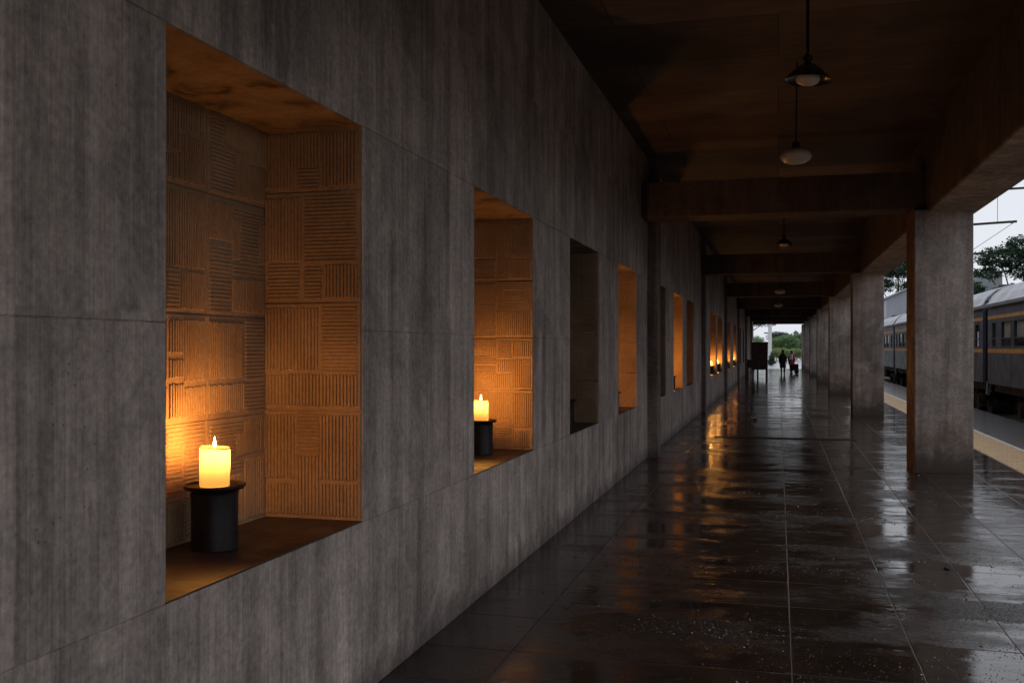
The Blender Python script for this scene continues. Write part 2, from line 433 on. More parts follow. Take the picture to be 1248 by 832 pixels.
# ------------------------------------------------------------------ ground
def sheet(name, x0, x1, y0, y1, z, mat, kind='structure'):
    b = MB(); b.quad((x0, y0, z), (x1, y0, z), (x1, y1, z), (x0, y1, z))
    o = b.build(name, mat); tag(o, kind=kind); return o
sheet('ground', -900, 900, -300, 1500, -.62, M['ground'])
b = MB(); b.box(-2.9, 3.0, -12, 79.3, -.6, 0.0); tag(b.build('platform_floor', M['floor']), kind='structure')
b = MB(); b.box(3.70, 5.05, -12, 110, -.6, -.001)
tag(b.build('platform_edge', M['edge_stone']), kind='structure')
b = MB(); b.box(3.0, 3.70, -12, 110, -.6, -.004); b.box(3.66, 3.72, -12, 110, -.01, .004)
tag(b.build('platform_paving', M['white_line']), kind='structure')
b = MB(); b.box(-60, 3.0, 79.32, 300, -.6, -.03); tag(b.build('forecourt', M['forecourt']), kind='structure')
sheet('track_bed', 5.05, 16, -60, 300, -.60, M['ballast'])
# tactile strip: tiles with raised bars
b = MB(); y = -2.0
while y < 79:
    for x in (3.01, 3.335):
        b.box(x+.002, x+.323, y+.002, y+.318, -.01, .004)
        if y < 46:
            for k in range(5): b.box(x+.025+k*.062, x+.050+k*.062, y+.015, y+.305, .004, .010)
    y += .32
tag(b.build('tactile_strip', M['tactile']), 'buff tactile paving strip along the wet platform edge', 'tactile paving')
# loose wet grit lying in patches
r = random.Random(77); b = MB()
pt = [(r.uniform(-1.3, 2.6), 3.6+11*r.random()**1.4, r.uniform(.15, .6), r.uniform(.08, .30)) for _ in range(60)]
pt += [(r.uniform(-1.2, .75), 9.75, .25, .06) for _ in range(8)]+[(r.uniform(-1.1, -.1), 5.75, .25, .12) for _ in range(6)]+[(r.uniform(.9, 1.9), 6.6, .3, .18) for _ in range(6)]
for q in range(15000):
    if q % 5 == 0: x, y = r.uniform(-1.5, 2.8), 3.4+12*r.random()**1.3
    else:
        c = r.choice(pt); x, y = r.gauss(c[0], c[2]), r.gauss(c[1], c[3])
    if x < -1.8 or x > 2.9 or y > 17 or (1.68 < x < 2.42 and 13.7 < y < 14.6): continue
    s_ = r.uniform(.0022, .0048)*(1+.9*(r.random() < .06)); a = r.uniform(0, 3.1); k = len(b.v); h_ = s_*r.uniform(.5, 1.0)
    for i in range(4): b.v.append((x+s_*math.cos(a+i*1.57)*r.uniform(.7, 1.3), y+s_*math.sin(a+i*1.57)*r.uniform(.7, 1.3), .0005))
    b.v.append((x+r.uniform(-.3, .3)*s_, y+r.uniform(-.3, .3)*s_, .0005+h_))
    for i in range(4): b.f.append((k+i, k+(i+1) % 4, k+4))
tag(b.build('floor_grit', M['grit']), 'fine wet grit scattered in patches over the dark tiled floor', 'grit', kind='stuff')
# dark transverse drain grate
g = empty('drain_grate', (.1, 18.3, 0), 'long dark drain grate set across the wet floor before the second column', 'drain')
b = MB()
for (x0, x1, y0, y1) in ((-1.18, 1.18, -.12, -.09), (-1.18, 1.18, .09, .12), (-1.21, -1.18, -.12, .12), (1.18, 1.21, -.12, .12)):
    b.box(x0, x1, y0, y1, -.01, .006)
b.build('frame', M['black'], g)
b = MB(); b.box(-1.18, 1.18, -.09, .09, -.005, .0015)
for i in range(59): b.box(-1.17+i*.04, -1.155+i*.04, -.088, .088, .0015, .005)
b.build('grille', M['black'], g)

# ------------------------------------------------------------------ niche wall
wall = empty('niche_wall', (WX, 40, 0), 'long grey board-marked concrete wall with a row of deep candle niches', 'wall')
def wbuild(mb, name, mat, parent, **k):
    o = mb.build(name, mat, **k); o.parent = parent
    o.matrix_parent_inverse = Matrix.Translation(-Vector(parent.matrix_basis.translation)) if parent.parent is None else Matrix.Translation(-Vector(parent['_w'])) 
    return o
wall['_w'] = tuple(wall.location)
rows = [(0, SILL), (SILL, 1.68), (1.68, NTOP), (NTOP, CEIL+.15)]
panels, backing = MB(), MB()
edges_y = [-11.5]
prev = -11.5
spans = []   # (y0, y1, is_niche)
for (a, c, *_r) in NICHES:
    # pier split at its middle
    mid = (prev+a)/2
    npier = max(2, round((a-prev)/1.3))
    for k in range(npier): spans.append((prev+(a-prev)*k/npier, prev+(a-prev)*(k+1)/npier, False))
    spans.append((a, c, True)); prev = c
npier = 14
for k in range(npier): spans.append((prev+(END-prev)*k/npier, prev+(END-prev)*(k+1)/npier, False))
for (a, c, isn) in spans:
    for ri, (z0, z1) in enumerate(rows):
        if isn and ri in (1, 2): continue
        j = .0014 if a < 24 else .002
        dx = rnd.uniform(-.0015, .0015)
        panels.box(WX-.07+dx, WX+dx, a+j, c-j, z0+(j if ri else 0), z1-j, .004 if a < 24 else 0)
        backing.box(WX-.11, WX-.006, a, c, z0, z1)
wbuild(panels, 'concrete_panels', M['wall'], wall)
wbuild(backing, 'backing', M['wall'], wall)
back = MB(); back.box(NX-.5, NX-.12, -12, END, -.1, CEIL+.3); wbuild(back, 'rear_wall', M['pilaster'], wall)
for (y, p) in PILS:
    q = MB(); q.box(WX-.01, WX+p, y, y+.36, -.01, CEIL+.05, .006); wbuild(q, 'pilaster', M['pilaster'], wall)

def relief(mb, O, U, V, Nn, W, H, seed, pitch=.0155, seg=.09):
    """combed blocks: ribs of clay in alternating directions inside tiles"""
    r = random.Random(seed); O, U, V, Nn = map(Vector, (O, U, V, Nn))
    P = lambda u, v, n: O+U*u+V*v+Nn*n
    def plate(u0, u1, v0, v1, n):
        e = .002
        A = [P(u0, v0, 0), P(u1, v0, 0), P(u1, v1, 0), P(u0, v1, 0)]
        B = [P(u0+e, v0+e, n), P(u1-e, v0+e, n), P(u1-e, v1-e, n), P(u0+e, v1-e, n)]
        mb.quad(*B)
        for i in range(4): mb.quad(A[i], A[(i+1) % 4], B[(i+1) % 4], B[i])
    def rib(a0, a1, c, hor, base):
        n = max(3, int((a1-a0)/seg)); w = pitch*.37; h = r.uniform(.006, .0085); pts = []
        a0 += r.uniform(0, .006); a1 -= r.uniform(0, .006)
        for i in range(n+1):
            a = a0+(a1-a0)*(i/n if i in (0, n) else min(max(i/n, .006/(a1-a0)), 1-.006/(a1-a0)) if 1 < i < n-1 else (.006/(a1-a0) if i == 1 else 1-.006/(a1-a0))); cc = c+r.uniform(-.0002, .0002); hh = base+h*r.uniform(.96, 1.03)
            if i in (0, n): hh = base+.001
            row = []
            for (off, nn) in ((-w, base), (-w*.68, hh), (w*.68, hh), (w, base)):
                row.append(P(a, cc+off, nn) if hor else P(cc+off, a, nn))
            pts.append(row)
        for i in range(n):
            for k in range(3): mb.quad(pts[i][k], pts[i+1][k], pts[i+1][k+1], pts[i][k+1])
    def block(u0, u1, v0, v1, hor, base, depth=0):
        if depth == 0: hor = r.random() < .30
        m = r.uniform(.001, .009); u0 += m; u1 -= m; v0 += m; v1 -= m
        if u1-u0 < .03 or v1-v0 < .03: return
        if depth == 0 and min(u1-u0, v1-v0) > .16 and r.random() < .22:
            w = .055   # a square framed by ribs, with ribs the other way inside
            block(u0+w, u1-w, v0+w, v1-w, not hor, base, 1)
            for (a, b_, c, d, hh) in ((u0, u1, v0, v0+w, True), (u0, u1, v1-w, v1, True), (u0, u0+w, v0+w, v1-w, False), (u1-w, u1, v0+w, v1-w, False)):
                block(a-.008, b_+.008, c-.004, d+.004, hh, base, 1)
            return
        if hor:
            c = v0
            while c < v1: rib(u0, u1, c, True, base); c += pitch*r.uniform(.97, 1.04)
        else:
            c = u0
            while c < u1: rib(v0, v1, c, False, base); c += pitch*r.uniform(.97, 1.04)
    def split(u0, u1, v0, v1, hor, base):
        w, h = u1-u0, v1-v0
        if w > .30 or (w > .2 and w > h*1.5):
            t = u0+w*r.choice((.33, .4, .6, .67)); split(u0, t, v0, v1, not hor, base); split(t, u1, v0, v1, hor, base)
        elif h > .34 or (h > .22 and h > w*1.8 and r.random() < .6):
            t = v0+h*r.choice((.35, .5, .62)); split(u0, u1, v0, t, not hor, base); split(u0, u1, t, v1, hor, base)
        else:
            block(u0, u1, v0, v1, hor, base)
    v = 0
    while v < H-.02:
        th = r.uniform(.40, .52)
        if H-(v+th) < .22: th = H-v
        base = r.uniform(.006, .011)
        nu = 1 if W < .6 else round(W/.5)
        for k in range(nu):
            a, c = W*k/nu, W*(k+1)/nu
            bb = base+r.uniform(-.002, .002)
            plate(a+.002, c-.002, v+.0025, v+th-.0025, bb)
            split(a+.012, c-.012, v+.012, v+th-.012, r.random() < .28, bb)
        v += th

for i, (a, c, cy, cx, st) in enumerate(NICHES):
    nz = empty('niche', (0, 0, 0), parent=wall); w = (WX, (a+c)/2, SILL)
    nz.location = Vector(w)-wall.location; nz['_w'] = w
    near = a < 24
    d = WX-.004-NX
    H = NTOP-SILL
    for (nm, O, U, V, Nn, W) in (
        ('back_panel', (NX, a, SILL), (0, 1, 0), (0, 0, 1), (1, 0, 0), c-a),
        ('side_panel', (NX, c, SILL), (1, 0, 0), (0, 0, 1), (0, -1, 0), d),
        ('side_panel', (WX-.004, a, SILL), (-1, 0, 0), (0, 0, 1), (0, 1, 0), d)):
        mb = MB(); O_, U_, N_ = Vector(O), Vector(U), Vector(Nn)
        p0 = O_-N_*.1; p1 = O_+U_*W+Vector((0, 0, H))
        e = .002
        mb.box(min(p0.x, p1.x)-(.06 if nm == 'back_panel' else 0), max(p0.x, p1.x), min(p0.y, p1.y)-(.09 if nm == 'back_panel' else 0), max(p0.y, p1.y)+(.09 if nm == 'back_panel' else 0), SILL-.05, NTOP+.05)
        if i >= 2:
            relief(mb, O, U, V, Nn, W, H, 31*i+len(nm)+int(Nn[1]*7)+5, .0172 if a < 8 else .019 if a < 11 else .024, .06 if a < 5 else .15)
        wbuild(mb, nm, M['clay'], nz)
    mb = MB(); mb.box(NX-.06, WX-.003, a-.06, c+.06, NTOP-.004, NTOP+.1); wbuild(mb, 'niche_ceiling', M['niche_ceiling'], nz)
    mb = MB(); mb.box(NX-.05, WX-.001, a+.001, c-.001, SILL-.001, SILL+.006, .002); wbuild(mb, 'sill', M['sill'], nz)

# ------------------------------------------------------------------ candles
def make_holder():
    t = empty('candle_holder', (0, 0, 0))
    b = MB(); b.lathe([(0, 0), (.088, 0), (.092, .004), (.090, .12), (.091, .205), (.094, .222), (.085, .232), (0, .232)], n=40)
    b.build('drum', M['iron'], t, smooth=True).data.set_sharp_from_angle(angle=R(35))
    b = MB(); b.lathe([(0, .233), (.090, .233), (.112, .238), (.120, .247), (.121, .256), (.115, .256), (.108, .249), (.07, .247), (0, .247)], n=48)
    b.build('plate', M['plate_iron'], t, smooth=True).data.set_sharp_from_angle(angle=R(35))
    return t
def make_candle(h):
    t = empty('candle', (0, 0, 0))
    b = MB(); n = 72
    prof = [(0, .0005), (.0560, .0005), (.0575, .008), (.0572, h*.25), (.057, h*.5), (.0572, h*.75), (.0572, h-.012), (.0555, h-.002), (.052, h), (.046, h-.006), (.041, h-.012), (.02, h-.014), (0, h-.014)]
    b.lathe(prof, n=n, wob=.012)
    # melted, uneven rim
    for k, (x, y, z) in enumerate(b.v):
        rad = math.hypot(x, y)
        if rad > .05 and z > .2*h:
            a = math.atan2(y, x); g_ = max(0, math.cos(a+2.1))**60*(z > .35*h)+max(0, math.cos(a+.9))**50*(z > .6*h)+max(0, math.cos(a-1.4))**60
            x, y = x*(1+.06*g_), y*(1+.06*g_); b.v[k] = (x, y, z)
        if z > h*.8:
            a = math.atan2(y, x); b.v[k] = (x, y, z+.003*math.sin(a+.8)+.0015*math.sin(3*a))
    b.build('wax', M['wax'], t, smooth=True)
    b = MB(); b.tube((0, 0, .004), (.001, .001, h+.004), .0022, .0016, 6); b.build('wick', M['black'], t)
    b = MB(); b.lathe([(0, 0), (.0035, .003), (.0065, .010), (.0062, .018), (.0035, .030), (.001, .042), (0, .046)], (0, 0, h-.004), 14)
    b.build('flame', M['flame'], t, smooth=True)
    return t
hold0 = make_holder()
cand0 = make_candle(.155); cand1 = make_candle(.11)
used = {'h': False, 'a': False, 'b': False}
desc = {2: ('nearest candle niche', 'large'), 3: ('second candle niche', ''), 4: ('', ''), 5: ('', '')}
POS = ['niche behind the camera on the left', 'niche just before the nearest visible one', 'nearest and largest niche', 'second niche from the viewer', 'dark third niche',
       'glowing fourth niche before the first pilaster', 'dark narrow niche just past the first pilaster', 'bright niche halfway between the first two pilasters',
       'dim niche just before the second pilaster', 'first niche past the second pilaster', 'second niche past the second pilaster',
       'niche just past the third pilaster', 'farthest lit niche', 'dark niche beyond the farthest lit one', 'last dark niche before the far opening']
def fixed_copy(src, key):
    if not used[key]: used[key] = True; return src
    return copy_tree(src)
def lamp(name, loc, col, w, r):
    l = bpy.data.lights.new(name, 'POINT'); l.color = col; l.energy = w; l.shadow_soft_size = r
    o = bpy.data.objects.new(name, l); C.objects.link(o); o.location = loc; return o
for i, (a, c, cy, cx, st) in enumerate(NICHES):
    if st == 'none': continue
    h = fixed_copy(hold0, 'h'); h.location = (cx, cy, SILL+.006)
    adj = 'empty black drum holder' if st == 'unlit' else 'black drum holder under the candle'
    tag(h, adj+' in the '+POS[i], 'candle holder', 'black candle holders in the wall niches')
    if st == 'unlit': continue
    big = i < 8
    hgt = .155 if big else .11
    k = fixed_copy(cand0 if big else cand1, 'a' if big else 'b'); k.location = (cx, cy, SILL+.006+.248)
    k.rotation_euler.z = i*1.3
    tag(k, 'burning cream pillar candle in the '+POS[i], 'candle', 'burning pillar candles in the wall niches')
    zt = SILL+.254+hgt
    e = {0: 1.5, 1: 2.0, 2: 6.5, 3: 9.0, 5: 17.0, 7: 26.0, 8: 2.6}.get(i, 5.0)
    if i > 8: e = 7.0
    fl = lamp('candle_flame_light', (0, 0, 0), (1, .42, .082), e, .022)
    fl.parent = k; fl.location = (0, 0, hgt+.042)
    if i in (2, 3, 5, 7, 9, 10, 11, 12):
        gl = lamp('candle_wax_glow', (0, 0, 0), (1, .86, .56), 2.4, .006)
        gl.parent = k; gl.location = (0, 0, hgt-.030)

# ------------------------------------------------------------------ columns
ORD = ['column behind the viewer', 'column beside the viewer', 'nearest visible', 'second', 'third', 'fourth', 'fifth', 'sixth', 'seventh, at the far opening,']
for i, y in enumerate(COLS):
    t = empty('concrete_column', (2.05, y+.38, 0))
    lab = {0: 'square concrete column farthest behind the viewer', 1: 'square concrete column beside the viewer, outside the picture',
           2: 'nearest square concrete column, with brown damp stain at its foot and candlelight-painted inner edge'}.get(i, 'square grey concrete column, %s from the viewer in the platform row' % ORD[i].replace(',', ''))
    tag(t, lab, 'column', 'square concrete columns along the platform')
    b = MB(); b.box(-.35, .35, -.38, .38, -.01, 1.78+EYE, .012)
    b.build('shaft', M['column'], t)
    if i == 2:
        b = MB(); b.box(-.362, -.352, -.375, .37, .0, 1.80+EYE, .001); b.build('candlelight_plate', M['rust_and_glow'], t)  # thin added plate, its colour stands for candlelight on this face

# ------------------------------------------------------------------ roof
roof = empty('canopy_roof', (0, 35, CEIL), 'dark concrete canopy roof carried on beams over the platform', 'roof'); roof['_w'] = tuple(roof.location)
b = MB(); b.box(-2.95, 2.55, -12, END, CEIL, CEIL+.3); wbuild(b, 'ceiling_slab', M['ceiling'], roof)
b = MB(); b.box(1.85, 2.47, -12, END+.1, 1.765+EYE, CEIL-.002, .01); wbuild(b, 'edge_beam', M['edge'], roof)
b = MB(); b.box(1.87, 2.455, -12, END+.09, 1.745+EYE, 1.772+EYE, .004); wbuild(b, 'beam_soffit', M['column'], roof)
b = MB(); b.box(2.47, 2.54, -12, END+.1, 1.80+EYE, CEIL+.2, .004); wbuild(b, 'fascia', M['pilaster'], roof)
for y in COLS:
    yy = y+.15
    b = MB(); b.box(WX-.02, 1.9, yy, yy+.6, 1.82+EYE, 2.30+EYE, .01); wbuild(b, 'cross_beam', M['beam'], roof)

# ------------------------------------------------------------------ hanging lamps
def shade_lamp(loc, tilt, label):
    t = empty('pendant_lamp', loc, label, 'lamp', 'pendant lamps down the middle of the ceiling')
    L_ = CEIL-loc[2]
    b = MB(); b.tube((0, 0, .10), (0, 0, L_), .011, n=8); b.build('rod', M['black'], t)
    b = MB(); b.lathe([(0, .15), (.03, .15), (.036, .135), (.03, .118), (.022, .11), (.022, .095), (.03, .09), (0, .088)], n=20); b.build('cap', M['black'], t)
    Mx = Matrix.Rotation(tilt, 4, 'Y')
    b = MB(); b.lathe([(.02, .098), (.05, .088), (.085, .062), (.125, .022), (.160, -.012), (.166, -.02), (.161, -.022), (.12, .012), (.08, .050), (.045, .076), (.02, .088)], n=40, M=Mx); b.build('shade', M['enamel'], t, smooth=True)
    b = MB(); b.lathe([(0, -.055), (.04, -.052), (.072, -.038), (.085, -.015), (.080, .012), (.05, .035)], n=32, M=Mx); b.build('bulb_dome', M['opal'], t, smooth=True)
    return t
def globe_lamp(loc, r, label, cordlen=None):
    t = empty('pendant_lamp', loc, label, 'lamp', 'pendant lamps down the middle of the ceiling')
    L_ = CEIL-loc[2]
    b = MB(); b.tube((0, 0, .12), (.01, 0, L_), .007, n=8); b.build('rod', M['black'], t)
    b = MB(); b.lathe([(0, .135), (.033, .135), (.036, .128), (.036, .06), (.045, .05), (0, .05)], n=20); b.build('cap', M['black'], t)
    b = MB(); prof = []
    for k in range(15):
        a = math.pi*k/14; prof.append((r*math.sin(a)+1e-5, -r*.52*math.cos(a)))
    b.lathe(prof, n=36); b.build('glass_globe', M['opal'], t, smooth=True)
    return t
shade_lamp((.20, 7.30, EYE+1.90), R(4), 'nearest pendant lamp, dark wide shade on a rod with an opal dome')
globe_lamp((.165, 10.05, EYE+1.86), .150, 'second pendant lamp, an unlit flattened opal globe on a thin stem')
shade3 = shade_lamp((.10, 19.1, EYE+1.93), 0, 'third pendant lamp, hanging just beyond the first cross beam')
globe_lamp((.05, 35.1, EYE+1.93), .19, 'fourth pendant lamp, a small pale globe far down the ceiling')
globe_lamp((0.0, 46.2, EYE+1.93), .19, 'farthest pendant lamp, a tiny pale globe before the far opening')

# ------------------------------------------------------------------ train
def make_coach(Ln, first_win, wins):
    t = empty('train_coach', (0, 0, 0))
    X0, X1 = 0.0, 2.9
    zb, w0, w1, ze = .63, 1.60, 2.32, 2.74
    b = MB()
    for (xa, xb) in ((X0, X0+.06), (X1-.06, X1)):
        b.box(xa, xb, 0, Ln, zb, w0, 0); b.box(xa, xb, 0, Ln, w1, ze, 0)
        prev = 0
        for (a, c) in wins: b.box(xa, xb, prev, a, w0, w1); prev = c
        b.box(xa, xb, prev, Ln, w0, w1)
    b.box(X0+.06, X1-.06, 0, .06, zb, ze+.2); b.box(X0+.06, X1-.06, Ln-.06, Ln, zb, ze+.2)
    b.box(X0+.06, X1-.06, .06, Ln-.06, zb, zb+.1)
    # riveted seams
    y = 2.4
    while y < Ln: b.box(X0-.004, X0, y, y+.012, zb+.02, w0-.12); y += 2.4
    b.build('body', M['train'], t)
    b = MB()
    for z0, z1 in ((w0-.13, w0-.02), (w1+.06, w1+.15)):
        b.box(X0-.008, X0-.001, .02, Ln-.02, z0, z1); b.box(X1+.001, X1+.008, .02, Ln-.02, z0, z1)
    b.build('stripe', M['gold'], t)
    # curved roof
    b = MB(); prof = [(-.07, ze-.02), (-.07, ze+.06), (0.0, ze+.10), (.12, ze+.30), (.35, ze+.50), (.8, ze+.66), (1.45, ze+.72)]
    prof += [(2.9-x, z) for x, z in prof[-2::-1]]
    ys = [0, Ln*.25, Ln*.5, Ln*.75, Ln]
    k = len(b.v)
    for y in ys:
        for (x, z) in prof: b.v.append((x, y, z))
    m = len(prof)
    for i in range(len(ys)-1):
        for j in range(m-1): b.f.append((k+i*m+j, k+i*m+j+1, k+(i+1)*m+j+1, k+(i+1)*m+j))
    b.f.append(tuple(range(m))); b.f.append(tuple(4*m+j for j in range(m))[::-1])
    y = 1.3
    while y < Ln:                         # roof seams follow the curve
        for j in range(m-1):
            (x0, z0), (x1, z1) = prof[j], prof[j+1]
            b.quad((x0, y, z0+.012), (x1, y, z1+.012), (x1, y+.05, z1+.012), (x0, y+.05, z0+.012))
        y += 2.6
    ro = b.build('roof', M['troof'], t)
    for y in (3.5, Ln/2, Ln-4):
        b = MB(); b.box(1.1, 1.8, y, y+1.1, ze+.70, ze+.86, .03); b.build('roof_vent', M['tframe'], ro)
    b = MB(); b.box(-.085, -.072, 0, Ln, ze-.04, ze+.0); b.build('gutter', M['galv'], t)
    for (a, c) in wins:
        f = MB(); e = .05
        for (xa, xb) in ((X0-.006, X0+.045),):
            f.box(xa, xb, a, a+e, w0, w1); f.box(xa, xb, c-e, c, w0, w1); f.box(xa, xb, a+e, c-e, w0, w0+e); f.box(xa, xb, a+e, c-e, w1-e, w1)
            f.box(xa+.004, xb, a+e, c-e, w0+.24, w0+.27)
        wn = f.build('window', M['tframe'], t)
        p = MB(); p.quad((X0+.03, a+e, w0+e), (X0+.03, a+e, w1-e), (X0+.03, c-e, w1-e), (X0+.03, c-e, w0+e)); p.build('pane', M['glass'], wn)
        if c-a > .7:
            q = MB(); q.box(X0+.05, X0+.055, a+.12, c-.14, w0+.26, w1); q.build('blind', M['blind'], wn)
    # underframe and bogies
    b = MB(); b.box(.12, 2.78, .3, Ln-.3, .42, .62); b.box(1.5, 2.4, 5.0, Ln-5.0, -.38, .43); b.box(1.2, 1.5, .5, 5.0, -.3, .3); b.box(1.2, 1.5, Ln-5.0, Ln-.5, -.3, .3); b.box(.2, .9, 5.7, Ln*.33, .05, .43, .03); b.box(.25, .95, Ln*.38, Ln*.48, -.05, .42, .03); b.box(.25, .95, Ln*.52, Ln*.6, .0, .42, .03)  # deep centre boxes added to shut out daylight below the coach
    b.tube((.7, Ln*.62, .2), (.7, Ln*.72, .2), .2, n=14)
    b.build('underframe_and_blockers', M['bogie'], t)
    for yc in (3.3, Ln-3.3):
        g = MB(); g.box(.33, .48, yc-1.5, yc+1.5, .02, .24, .03); g.box(2.42, 2.57, yc-1.5, yc+1.5, .02, .24, .03); g.box(.48, 2.42, yc-.25, yc+.25, .05, .35)
        for s in (-.95, .95):
            g.box(.28, .50, yc+s-.17, yc+s+.17, -.18, .12, .02)
            for o in (-.3, .3): g.tube((.40, yc+s+o, .2), (.40, yc+s+o, .40), .075, n=10)
        bo = g.build('bogie', M['bogie'], t)
        for s in (-.95, .95):
            w = MB()
            for xw in (.62, 2.18):
                w.tube((xw, yc+s, 0), (xw+.12, yc+s, 0), .45, n=26)
                w.tube((xw-.03, yc+s, 0), (xw, yc+s, 0), .16, n=14)
            w.tube((.62, yc+s, 0), (2.3, yc+s, 0), .07, n=10)
            w.build('wheelset', M['rail'], bo)
    for y, d in ((0, -1), (Ln, 1)):
        b = MB(); b.box(.08, 2.82, min(y, y+.34*d), max(y, y+.34*d), .66, 2.72); b.build('gangway', M['rubber'], t)
        b = MB(); b.tube((1.45, y, .5), (1.45, y+.34*d, .5), .07, n=8); b.build('coupling', M['bogie'], t)
        b = MB(); b.tube((.5, y-.1*d, .5), (.5, y+.27*d, .5), .06, n=8); b.tube((.5, y+.26*d, .5), (.5, y+.33*d, .5), .17, n=16); b.build('buffer', M['bogie'], t)
        b = MB(); b.tube((.12, y+.06*d, .78), (.06, y+.2*d, .30), .03, n=8); b.build('brake_hose', M['galv'], t)
    return t
Ln = 22.0
wins = [(.5, 1.15)]
y = 2.1
while y+1.25 < Ln-1.0: wins.append((y, y+1.18)); y += 1.42
wins.append((Ln-1.05, Ln-.55)) if wins[-1][1] < Ln-1.1 else None
co = make_coach(Ln, 0, wins)
LABC = ['nearest slate blue coach, ending at the dark gap right of the nearest column',
        'slate blue coach coupled behind the nearest one, seen on both sides of the nearest column', 'farthest slate blue coach, mostly hidden by the columns']
for i, y in enumerate((8.0, 30.7, 53.4)):
    t = co if i == 0 else copy_tree(co)
    t.location = (5.6, y, 0); tag(t, LABC[i], 'train coach', 'coaches of the train standing at the platform')
for (nm, xs) in (('near', (6.335, 7.77)), ('far', (10.9, 12.34))):
    t = empty('railway_track', (xs[0], 40, -.6), {'near': 'railway track with the train on it', 'far': 'empty railway track beyond the train'}[nm], 'track', 'railway tracks')
    for x in xs:
        b = MB(); b.box(x-xs[0]-.035, x-xs[0]+.035, -100, 150, .12, .15); b.box(x-xs[0]-.01, x-xs[0]+.01, -100, 150, .03, .12); b.box(x-xs[0]-.07, x-xs[0]+.07, -100, 150, .02, .035)
        b.build('rail', M['rail'], t)
    b = MB()
    for k in range(150): b.box(-.5, xs[1]-xs[0]+.5, -55+k*.9, -54.75+k*.9, -.03, .018)
    b.build('sleepers', M['sleeper'], t)

# ------------------------------------------------------------------ catenary mast
def P(u, v, D):      # a point of the photograph at depth D (metres along the optical axis)
    f = 1213.0; c, s = math.cos(YAW), math.sin(YAW)
    lat = (u-624)/f*D
    return Vector((lat*c-D*s, lat*s+D*c, EYE-(v-424)/f*D))
YAW = math.atan(324.5/1213.0)
D = 50.0
pm = P(1166, 300, D)
t = empty('catenary_mast', (pm.x, pm.y, -.6), 'steel overhead line mast with long arms beyond the train', 'mast'); base = Vector(t.location)
b = MB(); b.box(-.11, .11, -.11, .11, 0, 11.2); b.build('pole', M['galv'], t)
def arm(name, u0, v0, u1, v1, r, d=D):
    p, q = P(u0, v0, d)-base, P(u1, v1, d)-base
    q.y = p.y = 0
    b = MB(); b.tube(p, q, r, n=8); b.build(name, M['black'], t)
arm('arm', 1166, 234, 1300, 231, .055); arm('arm', 1166, 275, 1235, 272, .06); arm('arm', 1166, 311, 1197, 309, .05)
arm('dropper', 1213, 232, 1213, 273, .012); arm('stay', 1180, 308, 1232, 273, .012)
for (u, v) in ((1218, 232), (1229, 273)):
    p = P(u, v, D)-base; p.y = 0
    b = MB(); b.lathe([(0, -.05), (.05, -.05), (.09, -.02), (.05, .0), (.09, .03), (.05, .06), (0, .07)], c=tuple(p), n=10); b.build('insulator', M['galv'], t)

# ------------------------------------------------------------------ trees
def tree(name, base, h, crown, mat, label, cat='tree', group=None, n=2600, ls=.22, trunk=True, seed=1, density=14, tr=.18):
    """crown: list of (dx, dy, z, rx, ry, rz) lobes; leaves are small faces in clumps"""
    r = random.Random(seed)
    t = empty(name, base, label, cat, group)
    b = MB()
    zc = min(c[2]-c[5]*.4 for c in crown)
    fork = max(.4, zc*.75)
    b.tube((0, 0, -.1), (.05, 0, fork), tr, tr*.7, 9)
    for c in crown:
        p = Vector((.05, 0, fork)); q = Vector((c[0]*.6, c[1]*.6, (fork+c[2])/2)); e = Vector((c[0], c[1], c[2]))
        b.tube(p, q, tr*.5, tr*.33, 7); b.tube(q, e, tr*.33, tr*.14, 6)
        for k in range(4):
            a = Vector((r.uniform(-1, 1)*c[3], r.uniform(-1, 1)*c[4], r.uniform(-.3, .9)*c[5]))*.75
            b.tube(q.lerp(e, .5), e+a, tr*.14, tr*.04, 5)
    b.build('trunk', M['trunk'], t)
    b = MB(); vol = sum(c[3]*c[4]*c[5] for c in crown)
    for c in crown:
        m = max(120, int(2.4*n*c[3]*c[4]*c[5]/vol)); ncl = max(7, m//density)
        for q in range(ncl):
            d = Vector((r.gauss(0, 1), r.gauss(0, 1), r.gauss(0, 1))).normalized()*(r.uniform(.25, 1)**.45)*r.uniform(.8, 1.15)
            cc = Vector((c[0]+d.x*c[3], c[1]+d.y*c[4], c[2]+d.z*c[5])); cr = r.uniform(.10, .22)*(c[3]+c[5])/2+ls*.6
            for k in range(density):
                o = Vector((r.gauss(0, 1), r.gauss(0, 1), r.gauss(0, .6)))*cr*.55
                a = Vector((r.uniform(-1, 1), r.uniform(-1, 1), r.uniform(-.5, .5))).normalized(); bb = a.cross(Vector((r.uniform(-1, 1), r.uniform(-1, 1), 1))).normalized()
                s = 1.25*ls*r.uniform(.6, 1.3); p = cc+o
                b.quad(p-a*s*.6, p-bb*s*.35, p+a*s*.6, p+bb*s*.35)
    b.build('crown', mat, t)
    return t
def tb(u, D, z=-.6):
    p = P(u, 424, D); return (p.x, p.y, z)
tree('broadleaf_tree', tb(1243, 88), 12, [(-1.6, 0, 10.2, 2.2, 2, 1.0), (.6, .5, 11.1, 1.9, 2, 1.0), (2.6, 0, 10.0, 2.4, 2, 1.3), (-2.6, .3, 8.9, 1.4, 1.5, .5), (.3, 0, 9.0, 1.6, 1.6, .7), (-.6, 0, 7.4, 1.0, 1, .5), (3.2, 0, 8.2, 1.6, 1.5, .9)],
     M['leaf_dark'], 'dark green tree with a spreading broken crown above the nearest coach roof', seed=4, n=6500, ls=.17)
